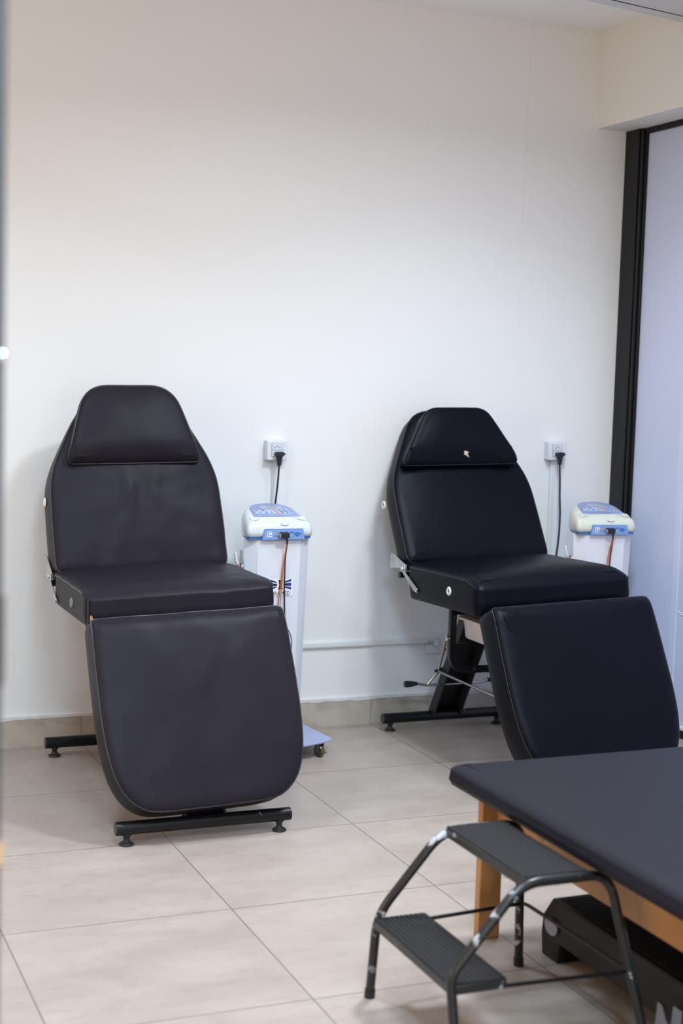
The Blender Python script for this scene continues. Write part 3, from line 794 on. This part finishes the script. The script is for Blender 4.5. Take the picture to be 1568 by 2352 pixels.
    for sx in (-1, 1):
        xa, xb, xm = .0185, .058, .036
        for (a0, b0, a1, b1) in ((.006, .008, .0135, .0245), (-.003, .004, -.0075, .0075), (-.007, -.005, -.0235, -.0125)):
            f = ((xm-xa)/(xb-xa))**.6
            ma, mb2 = a0+(a1-a0)*f, b0+(b1-b0)*f
            band(sx, zc+a0, zc+b0, zc+ma, zc+mb2, xa, xm, 'ink')
            N = 6; lo = []; hi = []
            for i in range(N+1):
                s = i/N; x = xm+(xb-xm)*s; e = ((x-xa)/(xb-xa))**.6
                lo.append((sx*x, zc+a0+(a1-a0)*e)); hi.append((sx*x, zc+b0+(b1-b0)*e))
            lslab(lo+hi[::-1], 'logo_blue')
    pts = [(-.013, -.021), (.013, -.021)] + [(.013-.006*math.sin(PI*i/8), -.021+.042*i/8) for i in range(1, 8)] + [(.013, .021), (-.013, .021)] + [(-.013+.006*math.sin(PI*i/8), .021-.042*i/8) for i in range(1, 8)]
    lslab([(u, zc+v) for u, v in pts], 'ink')
    text_mesh('lettering', 'IBRAMED', .0262, Matrix.Translation((0, -.0019, .6045)) @ Matrix.Rotation(PI/2, 4, 'X'), 'ink', lg)
    # lead hook on the left flank
    MB().tube(fillet([(-.108, .045, .708), (-.142, .034, .710), (-.156, .030, .726), (-.162, .028, .762)], .02), .0055, 10).build('hook', 'white_plastic', t)
    return t

def lead(mt, label, path_o, path_o2, path_b, extra=None):
    """plugged connector with orange and black leads; points in machine space"""
    t = thing('electrode_lead', label, 'electrode lead', mt @ Vector((.020, -.03, .83)))
    inv = Matrix.Translation(-(mt @ Vector((.020, -.03, .83))))
    f = lambda pts: [inv @ (mt @ Vector(p)) for p in pts]
    mm = inv @ mt
    b = MB().box(-.006, .026, -.037, -.0185, .819, .838, mm)
    b.loft([[mm @ Vector((.009+x*.55*s, y, .829+z*s)) for x, z in ((-.026, -.010), (.026, -.010), (.030, 0), (.026, .010), (-.026, .010), (-.030, 0))] for s, y in ((1.1, -.0178), (1.1, -.025), (.95, -.026))])
    con = b.build('connector', 'black_rubber', t, bevel=.0015)
    MB().box(-.013, -.003, -.033, -.0255, .820, .834, mm).build('connector_screw', 'zinc', con, bevel=.001)
    MB().tube(f([(.0135, -.034, .824), (.017, -.033, .812), (.0185, -.030, .796)]), [.0045, .004, .003], 10).build('strain_relief', 'black_rubber', con)
    MB().tube(fillet(f(path_o), .1, 6), .0018, 8).build('orange_wire', 'cable_orange', t)
    MB().tube(fillet(f(path_o2), .1, 6), .0018, 8).build('orange_wire', 'cable_orange', t)
    MB().tube(fillet(f(path_b), .1, 6), .0026, 8).build('black_wire', 'cable_black', t)
    if extra: MB().tube(fillet(f(extra), .08, 8), .0016, 8).build('black_wire', 'cable_black', t)
def hook_leads(m):
    for kind, mt_, r, pts in (('orange', 'cable_orange', .0022, [(-.156, .012, .58), (-.153, .012, .69), (-.148, .018, .7225), (-.141, .048, .716), (-.141, .056, .58)]),
                              ('black', 'cable_black', .0024, [(-.150, .010, .58), (-.147, .010, .69), (-.142, .018, .7230), (-.1355, .046, .716), (-.1355, .054, .58)])):
        MB().tube(fillet(pts, .03), r, 8).build('spare_lead', mt_, m, label=kind + ' spare lead looped over the hook')

MA = (1.868, 5.105, R(2)); MBc = (3.272, 5.10, R(-6))
def mmat(a): return Matrix.Translation((a[0], a[1], 0)) @ Matrix.Rotation(a[2], 4, 'Z')
hook_leads(machine(*MA, 'head_white', 'all-white wheeled therapy machine standing between the two recliners', 1))
hook_leads(machine(*MBc, 'head_cream', 'wheeled therapy machine with a cream top beside the black window post', 2))
lead(mmat(MA), 'orange and black leads hanging down the front of the all-white machine',
     [(.0175, -.030, .800), (.015, -.012, .74), (.007, -.010, .66), (-.004, -.008, .55), (-.006, -.008, .40)],
     [(.018, -.031, .800), (.016, -.014, .74), (.010, -.012, .66), (.004, -.010, .55), (.004, -.010, .40)],
     [(.0195, -.030, .800), (.0200, -.012, .74), (.0205, -.010, .64), (.026, -.008, .52), (.028, -.008, .40), (.03, -.008, .30)],
     [(.028, -.010, .49), (.048, -.012, .46), (.058, -.013, .42), (.046, -.013, .375), (.02, -.012, .34)])
lead(mmat(MBc), 'orange and black leads hanging down the front of the cream-topped machine',
     [(.0175, -.030, .800), (.012, -.014, .75), (.007, -.010, .70), (.006, -.010, .60), (.004, -.010, .45)],
     [(.018, -.031, .800), (.016, -.016, .75), (.012, -.012, .70), (.010, -.012, .60), (.008, -.010, .45)],
     [(.0195, -.030, .800), (.0210, -.014, .75), (.018, -.012, .69), (.016, -.010, .60), (.014, -.010, .45)])

# ------------------------------------------------------------------ low treatment bed, right foreground
BX0, BX1, BY0, BY1 = 1.657, 2.72, 1.22, 3.262
bed = thing('treatment_bed', 'low wooden treatment bed with dark slate vinyl pad, right foreground', 'treatment bed', (2.19, 2.2, 0))
ob = Vector((2.19, 2.2, 0))
out = round_poly([(BX0, BY0), (BX1, BY0), (BX1, BY1), (BX0, BY1)], [.025, .025, .03, .03], 8, .015)
def pbed(u, v, w): return Vector((u, v, .441+w)) - ob
def d_bed(u, v):                      # rounded vinyl edge, small pulled corner
    return 0
cushion('pad', out, pbed, .036, 'leather_bed', bed, .006, .045, .020)
b = MB()
b.box(1.785-2.19, 1.815-2.19, BY0+.04-2.2, 3.222-2.2, .268, .404)
b.build('side_rail', 'wood', bed, bevel=.003)
MB().box(2.60-2.19, 2.63-2.19, BY0+.04-2.2, 3.222-2.2, .268, .404).build('side_rail', 'wood', bed, bevel=.003)
MB().box(1.815-2.19, 2.60-2.19, 3.185-2.2, 3.215-2.2, .268, .404).build('end_rail', 'wood', bed, bevel=.003)
MB().box(1.815-2.19, 2.60-2.19, BY0+.05-2.2, BY0+.08-2.2, .268, .404).build('end_rail', 'wood', bed, bevel=.003)
for x in (1.744, 2.60):
    for y in (BY0+.03, 3.223):
        MB().box(x-2.19, x+.062-2.19, y-2.2, y+.026-2.2, 0, .404).build('leg', 'wood', bed, bevel=.003)

# ------------------------------------------------------------------ two-step stool
st = thing('step_stool', 'black tubular two-step stool with chipped paint pushed against the bed', 'step stool', (1.55, 2.77, 0))
os_ = Vector((1.55, 2.77, 0))
def S(p): return Vector(p) - os_
far = [(1.345, 2.994, 0), (1.343, 2.962, .205), (1.497, 2.955, .3895), (1.703, 2.957, .3895), (1.765, 3.049, 0)]
near = [(1.345, 2.545, 0), (1.337, 2.580, .215), (1.497, 2.588, .3895), (1.706, 2.586, .3895), (1.785, 2.52, 0)]
for pts in (far, near):
    o = MB().tube(fillet([S(p) for p in pts], [0, .05 if pts is far else .022, .05, .05, 0], 8), .0107, 16).build('side_frame', 'chipped', st, angle=50)
    for p, q in ((pts[0], pts[1]), (pts[-1], pts[-2])):
        a = S(p); dd = (S(q)-a).normalized()
        MB().tube([a, a+dd*.022], .0125, 14).build('rubber_tip', 'black_rubber', o)
def tread(x0, x1, y0, y1, z, t):
    b = MB().box(x0, x1, y0, y1, z-t, z-.003); o = b.build('tread', 'chipped', st, bevel=.003, origin=None)
    o.location = -os_
    n = MB()
    k = int((x1-x0)/.012)
    n.box(x0+.002, x1-.002, y0+.002, y1-.002, z-.004, z-.0012)
    for i in range(k):
        xx = x0+.004+(x1-x0-.008)*i/k
        n.box(xx, xx+.006, y0+.003, y1-.003, z-.0015, z)
    r = n.build('rubber_mat', 'step_rubber', o, smooth=False)
    return o
tread(1.332, 1.462, 2.568, 2.958, .202, .024)
tread(1.503, 1.655, 2.588, 2.952, .402, .026)
rod = fillet([S(p) for p in [(1.455, 2.962, .182), (1.733, 2.985, .182), (1.738, 2.970, .182), (1.750, 2.575, .182), (1.742, 2.556, .182), (1.455, 2.573, .182)]], [.02]*6, 5)
MB().tube(rod, .0045, 10).build('brace_rod', 'black_metal', st)

# ------------------------------------------------------------------ black exercise step under the bed
es = thing('exercise_step', 'long black plastic exercise step with ribbed top lying under the bed', 'exercise step', (2.03, 2.5, 0))
oe = Vector((2.03, 2.5, 0))
X0, X1, YA, YB, H = 1.858, 2.215, 1.95, 3.10, .145
def E_(p): return Vector(p) - oe
prof = [(YB, .0), (YB+.006, .055), (YB+.002, .10), (YB-.014, H), (YA+.014, H), (YA-.002, .10), (YA-.006, .055), (YA, 0), (YA+.075, 0), (YA+.085, .05), (YB-.085, .05), (YB-.075, 0)]
b = MB(); b.prism(prof, lambda u, v: E_((X0+(.018 if v > .12 else 0), u, v)), lambda u, v: E_((X1-(.018 if v > .12 else 0), u, v)))
b.build('body', 'step_plastic', es, smooth=False, bevel=.005)
n = MB(); k = 70
n.box(X0+.030-2.03, X1-.030-2.03, YA+.03-2.5, YB-.03-2.5, H-.002, H+.0015)
for i in range(k):
    y = YA+.03+(YB-YA-.06)*i/k; n.box(X0+.032-2.03, X1-.032-2.03, y-2.5, y+.009-2.5, H, H+.003)
n.build('ribbed_mat', 'step_rubber', es, smooth=False)
ov = [(3.060+.030*math.cos(q*PI/10), .083+.022*math.sin(q*PI/10)) for q in range(20)]
MB().prism(ov, lambda u, v: E_((X0-.0006, u, v)), lambda u, v: E_((X0+.002, u, v))).build('printed_oval', 'print_grey', es, smooth=False)
lt = [(2.605, .000), (2.600, .078), (2.588, .078), (2.552, .035), (2.548, .090), (2.525, .090), (2.525, 0), (2.55, 0), (2.555, .020), (2.575, .0)]
MB().prism([(2.610, .004), (2.602, .080), (2.588, .080), (2.560, .040), (2.556, .004)], lambda u, v: E_((X0-.0006, u, v)), lambda u, v: E_((X0+.002, u, v))).build('printed_mark', 'print_grey', es, smooth=False)
MB().prism([(2.556, .004), (2.545, .095), (2.515, .095), (2.515, .004)], lambda u, v: E_((X0-.0006, u, v)), lambda u, v: E_((X0+.002, u, v))).build('printed_mark', 'print_grey', es, smooth=False)

# ------------------------------------------------------------------ light
def area(name, loc, rot, sx, sy, power, col, spread=180):
    l = bpy.data.lights.new(name, 'AREA'); l.shape = 'RECTANGLE'; l.size = sx; l.size_y = sy
    l.energy = power; l.color = col; l.spread = R(spread)
    o = bpy.data.objects.new(name, l); C.objects.link(o); o.location = loc; o.rotation_euler = rot
    return o
area('ceiling_area_light', (2.15, 3.35, CEIL-.012), (0, 0, 0), .30, .30, 46, (.86, .94, 1), 158)
area('ceiling_area_light', (1.0, 2.4, CEIL-.012), (0, 0, 0), .30, .30, 20, (.66, .78, 1), 148)
area('ceiling_area_light', (.35, 3.9, CEIL-.012), (0, 0, 0), .30, .30, 20, (.55, .78, 1), 128)  # added to lift the floor left of the left recliner
area('ceiling_area_light', (2.6, 4.1, CEIL-.012), (0, 0, 0), .30, .30, 12, (.66, .83, 1), 120)  # added to brighten the floor near the back wall
area('ceiling_area_light', (.6, .4, CEIL-.012), (0, 0, 0), .6, .6, 120, (.60, .83, 1))  # wide light added above the camera end as ambient fill
area('front_fill_light', (1.2, -1.75, 1.4), (PI/2, 0, 0), 2.6, 1.8, 42, (1, .84, .62))  # warm fill added at the front wall; no opening is built there
area('side_fill_light', (-1.55, 3.0, 1.6), (0, -PI/2, 0), 1.2, 2.0, 32, (1, .58, .18))  # orange fill added at the left wall to warm the upper back wall
w = bpy.data.worlds.new('world'); bpy.context.scene.world = w; w.use_nodes = True
w.node_tree.nodes['Background'].inputs[0].default_value = (.8, .85, 1, 1); w.node_tree.nodes['Background'].inputs[1].default_value = .3

# ------------------------------------------------------------------ camera
p, r, y = R(5.26777), R(1.72241), R(-22.48295); F = 3393.70
cp, sp_ = math.cos(p), math.sin(p)
rot0 = Matrix.Rotation(y, 3, 'Z')
fwd = rot0 @ Vector((0, cp, -sp_)); right = rot0 @ Vector((1, 0, 0)); up = right.cross(fwd)
c_, s_ = math.cos(r), math.sin(r)
r2 = right*c_ + up*s_; u2 = -right*s_ + up*c_
cam = bpy.data.cameras.new('camera'); co = bpy.data.objects.new('camera', cam); C.objects.link(co)
m3 = Matrix((r2, u2, -fwd)).transposed()
co.matrix_world = Matrix.Translation((0, 0, 1.42)) @ m3.to_4x4()
cam.sensor_fit = 'VERTICAL'; cam.sensor_height = 36; cam.lens = F/2352*36; cam.clip_start = .05
cam.dof.use_dof = True; cam.dof.focus_distance = 4.9; cam.dof.aperture_fstop = 2.8
sc = bpy.context.scene; sc.camera = co
sc.view_settings.view_transform = 'Standard'; sc.view_settings.look = 'None'; sc.view_settings.gamma = 1
sc.view_settings.use_curve_mapping = False; sc.view_settings.exposure = .06
